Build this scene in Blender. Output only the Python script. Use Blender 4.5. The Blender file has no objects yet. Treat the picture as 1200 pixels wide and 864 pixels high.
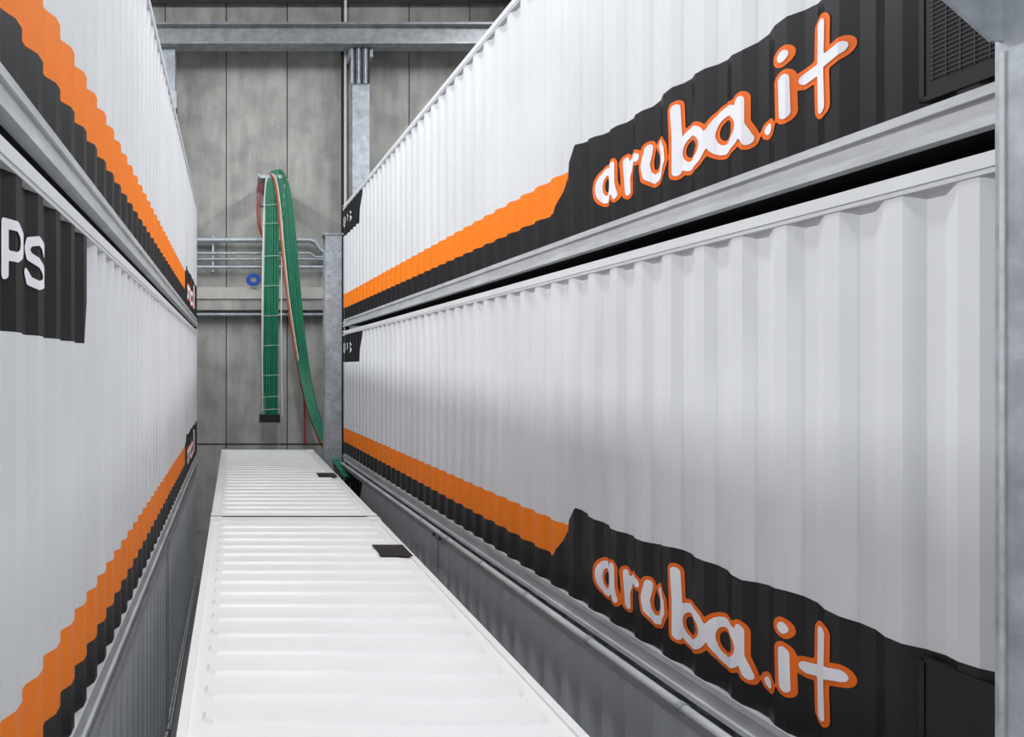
import bpy, math, random
import numpy as np
from mathutils import Vector
random.seed(3)
sc=bpy.context.scene
try:
    sc.view_settings.view_transform='Standard'; sc.view_settings.look='None'
except Exception: pass

# ---------------------------------------------------------------- materials
def mat(name,col,rough=.5,metal=0.,var=0.,scale=3.,stretch=(1,1,1),bump=0.,emis=None,bscale=None,spots=None,spec=.5,sp=.84):
    m=bpy.data.materials.new(name); m.use_nodes=True
    nt=m.node_tree; N=nt.nodes; L=nt.links
    b=N['Principled BSDF']
    b.inputs['Base Color'].default_value=(*col,1); b.inputs['Roughness'].default_value=rough; b.inputs['Metallic'].default_value=metal
    b.inputs['Specular IOR Level'].default_value=spec
    if emis: 
        b.inputs['Emission Color'].default_value=(*col,1); b.inputs['Emission Strength'].default_value=emis
    if var or bump:
        tc=N.new('ShaderNodeTexCoord'); mp=N.new('ShaderNodeMapping'); mp.inputs['Scale'].default_value=stretch
        L.new(tc.outputs['Object'],mp.inputs['Vector'])
        n=N.new('ShaderNodeTexNoise'); n.inputs['Scale'].default_value=scale; n.inputs['Detail'].default_value=6; n.inputs['Roughness'].default_value=.62
        L.new(mp.outputs[0],n.inputs['Vector'])
        r=N.new('ShaderNodeValToRGB'); r.color_ramp.elements[0].position=.3; r.color_ramp.elements[1].position=.72
        r.color_ramp.elements[0].color=(*[max(0,c*(1-var)) for c in col],1); r.color_ramp.elements[1].color=(*[min(1,c*(1+var*.6)) for c in col],1)
        L.new(n.outputs['Fac'],r.inputs[0])
        out=r.outputs[0]
        if spots:
            n2=N.new('ShaderNodeTexNoise'); n2.inputs['Scale'].default_value=spots; n2.inputs['Detail'].default_value=8
            L.new(tc.outputs['Object'],n2.inputs['Vector'])
            r2=N.new('ShaderNodeValToRGB'); r2.color_ramp.elements[0].position=.35; r2.color_ramp.elements[1].position=.6
            r2.color_ramp.elements[0].color=(sp,sp,sp,1); r2.color_ramp.elements[1].color=(1,1,1,1)
            L.new(n2.outputs['Fac'],r2.inputs[0])
            mx=N.new('ShaderNodeMix'); mx.data_type='RGBA'; mx.blend_type='MULTIPLY'; mx.inputs[0].default_value=1
            L.new(out,mx.inputs[6]); L.new(r2.outputs[0],mx.inputs[7]); out=mx.outputs[2]
        if var: L.new(out,b.inputs['Base Color'])
        if bump:
            bp=N.new('ShaderNodeBump'); bp.inputs['Strength'].default_value=bump; bp.inputs['Distance'].default_value=.02
            nb=N.new('ShaderNodeTexNoise'); nb.inputs['Scale'].default_value=bscale or scale*4; nb.inputs['Detail'].default_value=5
            L.new(tc.outputs['Object'],nb.inputs['Vector']); L.new(nb.outputs['Fac'],bp.inputs['Height']); L.new(bp.outputs[0],b.inputs['Normal'])
    return m
M_white=mat('white_container_paint',(.69,.71,.735),.55,0,.05,1.5,(1,1,.3),spec=.35,spots=.8,sp=.95)
M_black=mat('black_vinyl',(.008,.008,.010),.45,0,.3,3,spec=.35)
M_orange=mat('orange_vinyl',(.92,.215,.004),.5,0,.05,3,spec=.3)
M_logo_o=mat('logo_orange',(.88,.16,.012),.55,spec=.3)
M_text=mat('text_white',(.86,.86,.92),.55,spec=.3)
M_rail=mat('rail_grey_paint',(.54,.56,.58),.45,.1,.22,2.5,(1,1,4))
M_grey=mat('grey_container_paint',(.66,.69,.72),.5,0,.10,1.5,(1,1,.4))
M_galv=mat('galvanised_steel',(.46,.50,.55),.45,.4,.28,7,(1,1,1),.05,spots=3)
M_beam=mat('beam_steel',(.36,.38,.40),.5,.4,.25,5,(1,1,1),.05,spots=3)
M_dark=mat('dark_gap',(.01,.01,.01),.8)
M_roof_lit=mat('roof_white_lit',(.87,.88,.885),.36,0,.04,1.2)  # same white as the sides, lightened to paint in overhead light on tops
M_conc=mat('concrete',(.43,.43,.405),.85,0,.24,1.3,(2.2,1,.35),.35,bscale=9,spots=1.7,sp=.78)
M_conc2=mat('concrete_light',(.50,.50,.47),.85,0,.2,1.3,(1,1,1),.3,bscale=9)
M_joint=mat('joint_dark',(.05,.05,.05),.9)
M_floor=mat('floor_concrete',(.2,.2,.2),.6,0,.2,1)
M_ceil=mat('ceiling_panel',(.10,.10,.105),.8,0,.1,1)
M_side=mat('wall_paint',(.45,.45,.45),.8,0,.1,1)
M_dsteel=mat('dark_steel',(.10,.105,.11),.5,.3,.2,4)
M_green=mat('green_cable',(.008,.20,.10),.45,0,.2,8)
M_green2=mat('green_cable_dark',(.005,.13,.07),.45,0,.2,8)
M_red=mat('red_cable',(.35,.03,.025),.5); M_blue=mat('blue_cable',(.02,.09,.45),.5)
M_or=mat('orange_cable',(.6,.2,.08),.5); M_wc=mat('white_cable',(.75,.75,.72),.5)
M_lamp=mat('lamp_diffuser',(1,.98,.95),.5,emis=3)
M_galvd=mat('grille_dark',(.03,.03,.033),.6)

# ---------------------------------------------------------------- mesh builder
class MB:
    def __init__(s): s.v=[];s.f=[];s.m=[];s.mats=[]
    def mi(s,m):
        if m not in s.mats: s.mats.append(m)
        return s.mats.index(m)
    def poly(s,pts,m):
        i=len(s.v); s.v+= [tuple(p) for p in pts]; s.f.append(tuple(range(i,i+len(pts)))); s.m.append(s.mi(m))
    def box(s,x0,x1,y0,y1,z0,z1,m):
        i=len(s.v); s.v+=[(x0,y0,z0),(x1,y0,z0),(x1,y1,z0),(x0,y1,z0),(x0,y0,z1),(x1,y0,z1),(x1,y1,z1),(x0,y1,z1)]
        for q in ((0,3,2,1),(4,5,6,7),(0,1,5,4),(1,2,6,5),(2,3,7,6),(3,0,4,7)):
            s.f.append(tuple(i+k for k in q)); s.m.append(s.mi(m))
    def frustum(s,b,t,z0,z1,m):
        i=len(s.v); n=len(b)
        s.v+=[(x,y,z0) for x,y in b]+[(x,y,z1) for x,y in t]
        for k in range(n):
            s.f.append((i+k,i+(k+1)%n,i+n+(k+1)%n,i+n+k)); s.m.append(s.mi(m))
        s.f.append(tuple(range(i+n,i+2*n))); s.m.append(s.mi(m))
    def cyl(s,p0,p1,r,m,n=12):
        p0=Vector(p0);p1=Vector(p1);d=(p1-p0).normalized()
        a=d.orthogonal().normalized();b=d.cross(a)
        i=len(s.v)
        for p in(p0,p1):
            for k in range(n):
                t=2*math.pi*k/n; s.v.append(tuple(p+r*(math.cos(t)*a+math.sin(t)*b)))
        for k in range(n):
            s.f.append((i+k,i+(k+1)%n,i+n+(k+1)%n,i+n+k)); s.m.append(s.mi(m))
        s.f.append(tuple(i+k for k in range(n))[::-1]); s.m.append(s.mi(m))
        s.f.append(tuple(i+n+k for k in range(n))); s.m.append(s.mi(m))
    def obj(s,name,loc=(0,0,0),rz=0):
        me=bpy.data.meshes.new(name); me.from_pydata(s.v,[],s.f)
        for m in s.mats: me.materials.append(m)
        me.polygons.foreach_set('material_index',s.m); me.update()
        o=bpy.data.objects.new(name,me); o.location=loc; o.rotation_euler[2]=rz
        sc.collection.objects.link(o)
        return o

# ---------------------------------------------------------------- stroke lettering
def ell(cx,cy,rx,ry,a0=0,a1=360,n=22):
    return [(cx+rx*math.cos(math.radians(a0+(a1-a0)*k/n)),cy+ry*math.sin(math.radians(a0+(a1-a0)*k/n))) for k in range(n+1)]
def logo_strokes():
    S=[ell(9.715,.49,.090,.112),[(9.82,.62),(9.822,.47),(9.85,.375)],
       [(9.945,.61),(9.96,.37)],[(9.957,.48),(9.995,.57),(10.05,.605),(10.10,.585)],
       [(10.20,.615),(10.175,.50),(10.19,.42),(10.25,.375),(10.32,.40),(10.355,.48),(10.345,.56),(10.315,.605)],
       [(10.465,.795),(10.475,.60),(10.475,.36)],ell(10.595,.475,.118,.113),
       ell(10.87,.49,.118,.117),[(10.99,.62),(10.99,.47),(11.035,.37)],
       [(11.155,.385),(11.165,.385)],
       [(11.275,.615),(11.28,.425)],[(11.268,.745),(11.272,.75)],
       [(11.475,.81),(11.47,.55),(11.475,.375)],[(11.37,.575),(11.475,.60),(11.58,.635)]]
    return S
def ups(z0,kind='UPS'):
    h=.205
    def X(l,x0,w): return [(x0+w*a,z0+h*b) for a,b in l]
    P=X([(0,0),(0,1),(.6,1),(.95,.87),(1,.68),(.9,.48),(.55,.38),(0,.38)],.345,.125)
    if kind=='UPS':
        return [X([(0,1),(0,.35),(.2,.08),(.5,0),(.8,.08),(1,.35),(1,1)],.055,.13),P,
            X([(.95,.78),(.8,.94),(.5,1),(.15,.92),(.02,.75),(.15,.6),(.8,.42),(1,.25),(.85,.07),(.5,0),(.15,.06),(0,.23)],.612,.165)]
    return [X([(1,0),(0,0),(0,1),(1,1)],.06,.12),X([(0,.5),(.8,.5)],.06,.12),X([(0,1),(0,0),(1,0)],.345,.12),
            X([(0,0),(0,1),(.8,1),(1,.75),(.8,.5),(0,.5)],.62,.14)]
def add_strokes(mb,strokes,layers,depth,vb,step=.013):
    pts=[p for s in strokes for p in s]; R=max(r for r,_,_ in layers)+.015
    x0=min(p[0] for p in pts)-R;x1=max(p[0] for p in pts)+R;y0=min(p[1] for p in pts)-R;y1=max(p[1] for p in pts)+R
    xs=sorted(set([round(x,4) for x in np.arange(x0,x1,step)]+[round(v,4) for v in vb if x0<v<x1])); ys=np.arange(y0,y1,step)
    X,Y=np.meshgrid(np.array(xs),ys,indexing='ij'); D=np.full(X.shape,9.)
    for s in strokes:
        for a,b in zip(s[:-1],s[1:]):
            ax,ay=a;dx,dy=b[0]-ax,b[1]-ay;l2=dx*dx+dy*dy+1e-12
            t=np.clip(((X-ax)*dx+(Y-ay)*dy)/l2,0,1)
            D=np.minimum(D,np.hypot(X-ax-t*dx,Y-ay-t*dy))
    for r,eps,m in layers:
        F=D-r
        for i in range(len(xs)-1):
            for j in range(len(ys)-1):
                c=[(i,j),(i+1,j),(i+1,j+1),(i,j+1)]
                fv=[F[q] for q in c]
                if min(fv)>=0: continue
                P=[(xs[q[0]],ys[q[1]]) for q in c]
                if max(fv)<0: out=P
                else:
                    out=[]
                    for k in range(4):
                        a,b=fv[k],fv[(k+1)%4]; pa,pb=P[k],P[(k+1)%4]
                        if a<0: out.append(pa)
                        if (a<0)!=(b<0):
                            t=a/(a-b); out.append((pa[0]+t*(pb[0]-pa[0]),pa[1]+t*(pb[1]-pa[1])))
                if len(out)>=3: mb.poly([(p[0],depth(p[0])-eps,p[1]) for p in out],m)

# ---------------------------------------------------------------- container
def lerp_tab(tab,v):
    if v<=tab[0][0]: return tab[0][1]
    for (a,b),(c,d) in zip(tab[:-1],tab[1:]):
        if v<=c: return b+(d-b)*(v-a)/(c-a)
    return tab[-1][1]
def build_container(L,H,W,paint,rail,roof,decal=None,label=None,toprail=None,grille=False,rpitch=.30):
    mb=MB(); toprail=toprail or paint
    P=.278; post=.16; n=int((L-2*post)/P); P=(L-2*post)/n; k=P/.278; D=.034
    vb=[0.0]; 
    for i in range(n):
        b=post+i*P
        vb+= [b,b+.036*k,b+.104*k,b+.174*k,b+.242*k]
    vb+=[L-post]; 
    hv0,hv1,hz0,hz1=11.93,12.42,.20,.90
    def depth0(v):
        if v<post or v>L-post: return 0.
        t=((v-post)%P)/k
        if t<.036: return 0.
        if t<.104: return D*(t-.036)/.068
        if t<.174: return D
        if t<.242: return D*(1-(t-.174)/.068)
        return 0.
    zb=.165; zt=H-.09
    btab=[(0,.45),(8.97,.45),(9.31,.97),(9.45,.95),(9.8,.915),(10.2,.915),(10.45,.955),(10.75,.945),(11.0,.92),(11.3,.96),(11.6,.93),(11.85,.92),(12.19,.95),(L,.95)]
    xs=set([round(v,4) for v in vb]+[0,L])
    if decal=='full':
        xs|={round(x,4) for x in [8.97,9.11,9.185,9.31]+list(np.arange(9.31,L,.06))}
    lblR=1.70; l0=lblR-.14
    if label: xs|={round(x,4) for x in (l0,l0+.06,l0+.12,lblR)}
    xs=sorted(xs)
    for a,b in zip(xs[:-1],xs[1:]):
        if b-a<1e-5: continue
        cols=[]
        for v in (a,b):
            if decal=='full':
                bb=lerp_tab(btab,v); oo=max(.78,bb)
            else: bb=oo=zb
            cols.append([zb,bb,oo,None,zt])
        mid=(a+b)/2
        inl=label and mid<lblR
        for c in cols: c[3]=(H-.75)
        if inl and mid>l0:
            cols[0][3]=H-.75+(a-l0)/.14*.62; cols[1][3]=H-.75+(b-l0)/.14*.62
        ms=[M_black,M_orange,paint,(M_black if inl else paint)]
        for q in range(4):
            z=[cols[0][q],cols[1][q],cols[1][q+1],cols[0][q+1]]
            if abs(z[3]-z[0])<1e-4 and abs(z[2]-z[1])<1e-4: continue
            da,db=depth0(a+1e-6) ,depth0(b-1e-6)
            mb.poly([(a,da,z[0]),(b,db,z[1]),(b,db,z[2]),(a,da,z[3])],ms[q])
    xs2=sorted(set(round(v,4) for v in vb)|{L})
    for a,b in zip(xs2[:-1],xs2[1:]):
        mb.poly([(a,W-depth0(a+1e-6),zb),(b,W-depth0(b-1e-6),zb),(b,W-depth0(b-1e-6),zt),(a,W-depth0(a+1e-6),zt)],paint)
    ny=8; py=(W-.3)/ny
    for xe,sg in ((0,1),(L,-1)):
        yy=[];
        for i in range(ny):
            b=.15+i*py; yy+=[(b,.0),(b+py*.13,0),(b+py*.37,.036),(b+py*.63,.036),(b+py*.87,0)]
        yy.append((W-.15,0))
        for (a,da),(b,db) in zip(yy[:-1],yy[1:]):
            mb.poly([(xe+sg*(da+.02),a,zb),(xe+sg*(db+.02),b,zb),(xe+sg*(db+.02),b,zt),(xe+sg*(da+.02),a,zt)],paint)
        for y0,y1 in ((0.003,.15),(W-.15,W)):
            mb.box(min(xe,xe+sg*.12),max(xe,xe+sg*.12),y0,y1,.1,H-.1,paint)
        mb.box(min(xe,xe+sg*.1),max(xe,xe+sg*.1),.1,W-.1,.02,zb,rail); mb.box(min(xe,xe+sg*.1),max(xe,xe+sg*.1),.1,W-.1,zt,H-.01,toprail)
    for y0,y1,s in ((-.012,.05,1),(W-.05,W+.012,-1)):
        mb.box(.12,L-.12,y0,y1,H-.075,H-.012,toprail)
        mb.box(.12,L-.12,y0+.006,y1-.006,H-.10,H-.075,toprail)
        mb.box(.12,L-.12,y0,y1,.13,zb+.008,rail)
        mb.box(.12,L-.12,y0+(.02 if s==1 else 0),y1-(0 if s==1 else .02),.035,.13,rail)
        mb.box(.12,L-.12,y0-(.012 if s==1 else 0),y1+(0 if s==1 else .012),.0,.035,rail)
    for x0 in (-.006,L-.172):
        for y0 in (-.016,W-.146):
            for z0 in (0,H-.118):
                mb.box(x0,x0+.178,y0,y0+.162,z0,z0+.118,rail if z0==0 else toprail)
                yf=y0-.002 if y0<0 else y0+.164
                mb.poly([(x0+.089+.045*math.cos(t),yf,z0+.059+.028*math.sin(t)) for t in np.linspace(0,2*math.pi,14)[:-1]],M_dark)
            mb.box(x0+.04,x0+.14,y0+.04,y0+.12,-.094,0.0,M_dark)
    mb.box(.1,L-.1,.05,W-.05,H-.06,H-.034,roof)
    mb.box(.05,L-.05,.05,W-.05,.03,.10,M_dark)
    mb.box(.0,.12,.14,W-.14,H-.05,H-.006,roof); mb.box(L-.12,L,.14,W-.14,H-.05,H-.006,roof)
    nr=int((L-.5)/rpitch); pr=(L-.5)/nr
    for i in range(nr):
        c=.25+pr*(i+.5); w=.10; t=.075; a=.13; e=.12
        def ring(w,a): return [(c-w,a+e*.5),(c-w*.5,a),(c+w*.5,a),(c+w,a+e*.5),(c+w,W-a-e*.5),(c+w*.5,W-a),(c-w*.5,W-a),(c-w,W-a-e*.5)]
        mb.frustum(ring(w,a),ring(t,a+.025),H-.035,H-.014,roof)
    if decal=='full':
        add_strokes(mb,logo_strokes(),[(.056,.004,M_logo_o),(.030,.008,M_text)],depth0,vb)
        a,b,c,d=hv0,hv1,hz0,hz1
        mb.box(a,b,-.003,.03,c,d,M_black)
        for q in ((a,b,c,c+.02),(a,b,d-.02,d),(a,a+.02,c,d),(b-.02,b,c,d)): mb.box(q[0],q[1],-.008,-.003,q[2],q[3],M_black)
        if grille:
            zz=c+.09
            mb.box(a+.04,b-.04,-.0045,-.003,zz-.01,d-.04,M_dark)
            while zz<d-.05:
                mb.box(a+.04,b-.04,-.0075,-.0045,zz,zz+.006,M_galvd); zz+=.02
            for vv in np.arange(a+.05,b-.04,.05): mb.box(vv,vv+.004,-.0085,-.0045,c+.08,d-.04,M_galvd)
    if label: add_strokes(mb,ups(H-.52,label),[(.021,.006,M_text)],depth0,vb,step=.009)
    return mb
C=4.95; F=720.
kx=.0403; nrm=math.hypot(1,kx); RZ_R=math.atan2(-1,kx)
O_R=Vector((2.60,14.68,0)); T_R=Vector((kx,-1,0))/nrm; N_R=Vector((-1,-kx,0))/nrm
RZ_L=math.pi/2
LC=12.55; YL=2.12
up=build_container(LC,2.90,2.44,M_white,M_rail,M_white,'full','UPS',grille=True)
md=build_container(LC,3.09,2.44,M_white,M_rail,M_white,'full','UPS')
for mb,z in ((up,5.94),(md,2.76)):
    mb.obj('shipping_container',(O_R.x,O_R.y,z),RZ_R); mb.obj('shipping_container',(-.90,YL,z),RZ_L)
g=build_container(6.06,2.66,2.44,M_grey,M_rail,M_grey,None,'BLR',M_rail)
g2=build_container(6.06,2.66,2.44,M_grey,M_rail,M_grey,None,None,M_rail)
for k,mb in ((0,g),(1,g2)):
    p=O_R+T_R*(k*6.12); mb.obj('grey_container',(p.x,p.y,0.0),RZ_R)
    mb.obj('grey_container',(-.90,YL+k*6.12,0.0),RZ_L)
cw=build_container(7.5,2.75,2.46,M_white,M_white,M_roof_lit,None,None,M_roof_lit,rpitch=.31)
def clone(mb):
    n=MB(); n.v=list(mb.v); n.f=list(mb.f); n.m=list(mb.m); n.mats=list(mb.mats); return n
c1=clone(cw); c1.box(7.23-1.62,7.69-1.62,.02,.40,2.738,2.7455,M_black); c1.obj('white_container',(2.12,1.62,0),RZ_L)
c2=clone(cw); c2.box(12.5-9.2,12.98-9.2,.02,.40,2.738,2.7455,M_black); c2.obj('white_container',(2.12,9.2,0),RZ_L)

mb=MB()
a=O_R+N_R*.06+T_R*.1; b=O_R+N_R*.06+T_R*12.1
mb.cyl((a.x,a.y,2.70),(b.x,b.y,2.70),.035,M_rail,14)
for i in range(12):
    p=O_R+N_R*.06+T_R*(.6+i); q=p+T_R*.04
    mb.cyl((p.x,p.y,2.70),(q.x,q.y,2.70),.042,M_galv,14)
mb.obj('conduit_pipe')

# ---------------------------------------------------------------- room
X0,X1,Y0,Y1,ZC=-13.,14.,-7.,19.,16.6
mb=MB(); mb.box(X0-.2,X1+.2,Y0-.2,Y1+.4,-.3,-.094,M_floor); mb.obj('floor')
mb=MB(); mb.box(X0-.2,X1+.2,Y0-.2,Y1+.4,ZC,ZC+.3,M_ceil); mb.obj('ceiling')
mb=MB(); mb.box(X0-.2,X0,Y0,Y1,-.094,ZC,M_side); mb.obj('wall_left')
mb=MB(); mb.box(X1,X1+.2,Y0,Y1,-.094,ZC,M_side); mb.obj('wall_right')
mb=MB(); mb.box(X0,X1,Y0-.2,Y0,-.094,ZC,M_side); mb.obj('wall_front')
mb=MB(); mb.box(X0,X1,Y1+.05,Y1+.3,-.094,ZC,M_joint)
x=-.26-1.885*7
while x<X1:
    xa,xb=max(x+.015,X0),min(x+1.885-.015,X1)
    if xb>xa: mb.box(xa,xb,Y1,Y1+.06,-.094,6.9,M_conc); mb.box(xa,xb,Y1,Y1+.06,6.93,ZC,M_conc)
    x+=1.885
mb.obj('wall_back')
E=.05
mb=MB(); mb.box(X0+E,X1-E,Y1-.45,Y1-.005,6.72,7.05,M_conc); mb.box(X0+E,X1-E,Y1-.5,Y1-.005,7.05,7.40,M_conc2); mb.obj('concrete_ledge')

def ibeam(mb,x0,x1,yc,z0,z1,w,t=.06,m=M_galv):
    mb.box(x0,x1,yc-w/2,yc+w/2,z1-t,z1,m); mb.box(x0,x1,yc-w/2,yc+w/2,z0,z0+t,m); mb.box(x0,x1,yc-.03,yc+.03,z0+t,z1-t,m)
mb=MB(); ibeam(mb,X0+E,X1-E,18.0,14.36,14.98,.45,m=M_beam); mb.obj('steel_beam')
mb=MB(); ibeam(mb,X0+E,X1-E,18.6,16.1,16.5,.3,m=M_dsteel); mb.obj('steel_beam')
def hcol(x0,x1,yc,z0,z1,d=.4):
    mb=MB(); mb.box(x0,x1,yc-d/2,yc-d/2+.03,z0,z1,M_galv); mb.box(x0,x1,yc+d/2-.03,yc+d/2,z0,z1,M_galv)
    c=(x0+x1)/2; mb.box(c-.02,c+.02,yc-d/2+.03,yc+d/2-.03,z0,z1,M_galv); return mb
mb=hcol(3.46,3.96,18.25,-.094,14.35,.40); mb.box(3.36,4.06,18.04,18.46,14.1,14.35,M_galv)
for i in range(6): mb.cyl((3.43+.1*i,17.99,13.3),(3.43+.1*i,17.99,14.34),.025,M_dark if i%2 else M_galv,8)
mb.obj('steel_column')
mb=hcol(-2.15,-1.75,18.25,-.094,14.35,.40); mb.box(-2.2,-1.7,18.04,18.46,12.6,13.1,M_galv); mb.obj('steel_column')
mb=MB()
for xx in (3.32,3.23): mb.cyl((xx,18.42,-.094),(xx,18.42,16.0),.04,M_wc if xx>3.3 else M_dark,10)
mb.obj('vertical_conduit')
mb=hcol(2.20,2.60,15.1,-.094,8.2,.36); mb.box(2.14,2.66,14.9,15.3,8.2,8.24,M_galv)
mb.box(2.16,2.64,14.9,15.3,2.5,2.53,M_galv); mb.box(2.1,2.7,14.85,15.35,-.09,-.05,M_galv)
for z in np.arange(.6,8,.6):
    mb.cyl((2.27,14.9,z),(2.27,14.93,z),.012,M_dark,8); mb.cyl((2.53,14.9,z),(2.53,14.93,z),.012,M_dark,8)
mb.obj('rack_column')
mb=MB(); xc=3.032
mb.box(xc,xc+.035,2.03,2.45,-.094,ZC-.1,M_galv); mb.box(xc,xc+.40,1.95,2.03,-.094,ZC-.1,M_galv)
mb.box(xc-.008,xc,2.415,2.43,-.094,6.2,M_rail)
y0,y1=2.425,2.437
xg=xc-.001
pl=[(xg,6.245),(xg+.03,6.245),(xg+.03,7.4),(1.75,7.4),(1.75,7.35),(xg-.04,6.245)]
mb.poly([(x,y0,z) for x,z in pl],M_galv); mb.poly([(x,y1,z) for x,z in pl],M_galv)
for k in range(len(pl)):
    a=pl[k];b=pl[(k+1)%len(pl)]
    mb.poly([(a[0],y0,a[1]),(b[0],y0,b[1]),(b[0],y1,b[1]),(a[0],y1,a[1])],M_galv)
mb.obj('steel_column')

mb=MB(); yw=18.72
def seg(pts,r,m):
    for a,b in zip(pts[:-1],pts[1:]): mb.cyl(a,b,r,m,10)
xe=X0+E
seg([(xe,yw,8.86),(2.30,yw,8.86),(2.45,yw,8.80),(2.62,yw,8.55),(2.8,yw,8.48),(9,yw,8.48)],.085,M_galv)
seg([(xe,yw,8.46),(2.3,yw,8.46),(2.45,yw,8.35),(9,yw,8.35)],.04,M_galv)
seg([(xe,yw,8.28),(9,yw,8.28)],.035,M_galv)
seg([(xe,yw,8.04),(9,yw,8.04)],.055,M_galv)
for x in np.arange(-12,9,1.885): mb.box(x,x+.06,yw+.02,Y1-.01,7.9,9.0,M_galv)
mb.obj('pipe_run')
mb=MB(); seg([(xe,18.7,6.60),(9,18.7,6.60)],.06,M_galv); mb.obj('pipe_run')
mb=MB()
mb.cyl((X0+E,16.95,2.86),(6,16.95,2.86),.022,M_dark,8)
for x in np.arange(-3.3,6,1.5): mb.cyl((x,16.95,-.094),(x,16.95,2.86),.025,M_galv,8)
mb.obj('handrail')

# ---------------------------------------------------------------- cable bundle
cu=bpy.data.curves.new('hanging_cable_bundle','CURVE'); cu.dimensions='3D'; cu.bevel_depth=.024; cu.bevel_resolution=2; cu.resolution_u=5
for m in [M_green,M_green2,M_wc,M_or,M_red,M_blue,M_dark]: cu.materials.append(m)
def spl(pts,mi,rad=1.):
    s=cu.splines.new('NURBS'); s.points.add(len(pts)-1)
    for p,q in zip(s.points,pts): p.co=(*q,1); p.radius=rad
    s.order_u=4; s.use_endpoint_u=True; s.material_index=mi
YB=17.6
def W(px,py,y=YB): return ((px-275)*y/F,y,C+(432-py)*y/F)
def path(L): return [W(*p) for p in L]
n=11
for j in range(2):
  for i in range(n):
    t=i/(n-1); o=t*16
    pts=[(309+o,492),(309+o,440),(309.5+o,350),(311+o*.95,260),(312+o*.8,215),(317+o*.5,201-2*t),(322+o*.5,200-2*t),(327+o*.7,212),
         (331+o*.85,250),(334+o*.85,300),(341+o*.8,370),(351+o*.7,440),(364+o*.6,490),(380+o*.5,522),(393+o*.4,545),(404+o*.3,560)]
    P=[]
    for k,(x,y) in enumerate(pts):
        yy=YB+j*.05+random.uniform(-.01,.01)
        if k>=12: yy-= (k-11)*.95
        P.append(((x+random.uniform(-.6,.6)-275)*yy/F,yy,C+(432-y)*yy/F))
    spl(P,(i+j)%2)
for x,mi in ((306.5,2),(308,2),(329,2)):
    spl(path([(x+2,488),(x,400),(x+1,300),(x+3,225),(x+6,206)]),mi,.7)
for k,(o,mi) in enumerate(((0,3),(1.6,2),(-1.4,4))):
    P=[(316+o,204),(321+o,203),(326+o,225),(330+o,280),(337+o,350),(346+o,410),(355+o,460),(366+o,500),(385+o,535)]
    spl([W(x,y,YB-.08) for x,y in P],mi,.6)
for o in (0,3,6):
    spl([W(x+o*.6,y+o,YB+.2) for x,y in [(316,205),(306,207),(303,215),(300,240),(302,268),(307,278)]],4,.6)
spl([W(*p,YB) for p in [(356,462),(357,480),(358,500),(357,522)]],4,1.2)
for r in (7,5.5,4):
    pts=[(297+r*1.2*math.cos(t),328+r*math.sin(t)) for t in np.linspace(0,6.3,12)]
    spl([W(x,y,18.4) for x,y in pts],5,1.0)
for y in (240,262,300,335,370,405,440,465,480):
    spl([W(306,y,YB-.05),W(312,y+1,YB-.07),W(320,y-1,YB-.07),W(328,y,YB-.05)],2,.25)
ob=bpy.data.objects.new('hanging_cable_bundle',cu); sc.collection.objects.link(ob)
mb=MB()
p=W(304,495); q=W(328,486); mb.box(p[0],q[0],YB-.12,YB+.15,p[2],q[2],M_dark); mb.obj('cable_end_box')
mb=MB()
p=W(305,209); q=W(332,205); mb.box(p[0],q[0],YB-.02,Y1-.01,p[2],q[2],M_galv)
mb.box(p[0]-.06,p[0]-.02,YB-.12,Y1-.01,p[2],p[2]+.1,M_galv); mb.box(p[0],q[0],18.9,18.99,p[2]-.4,q[2]+.2,M_galv)
mb.obj('cable_bracket')

# ---------------------------------------------------------------- lights
def lamp_row(x,y0,y1,z,energy,tilt=0):
    mb=MB(); mb.box(-.35,.35,-(y1-y0)/2,(y1-y0)/2,.03,.18,M_galv); mb.box(-.3,.3,-(y1-y0)/2+.05,(y1-y0)/2-.05,.02,.03,M_lamp)
    o=mb.obj('ceiling_or_fill_light',(x,(y0+y1)/2,z)); o.rotation_euler[1]=tilt  # housing shared by the ceiling rows and the added fill rows
    l=bpy.data.lights.new('lamp','AREA'); l.shape='RECTANGLE'; l.size=.6; l.size_y=(y1-y0); l.energy=energy; l.color=(.97,.985,1)
    lo=bpy.data.objects.new('lamp',l); lo.parent=o; lo.location=(0,0,0); sc.collection.objects.link(lo)
k=.60
lamp_row(.6,0,12,15.6,1430*k)
lamp_row(-7,-2,16,15.6,2650*k,math.radians(-35))
lamp_row(8.5,-2,16,15.6,1700*k,math.radians(35))  # added fill row, out of view, brightens the left stack's faces
lamp_row(2,-5,-3,12.5,650*k)  # added fill lamp behind the camera, lightens the far wall
w=bpy.data.worlds.new('World'); sc.world=w; w.use_nodes=True
w.node_tree.nodes['Background'].inputs[0].default_value=(.5,.53,.58,1); w.node_tree.nodes['Background'].inputs[1].default_value=.3

cam=bpy.data.cameras.new('camera'); co=bpy.data.objects.new('camera',cam); sc.collection.objects.link(co)
co.location=(0,0,C); co.rotation_euler=(math.radians(90),0,0)
cam.sensor_fit='HORIZONTAL'; cam.sensor_width=36; cam.lens=21.6; cam.shift_x=(600-275)/1200; cam.clip_end=100; cam.clip_start=.05
sc.camera=co
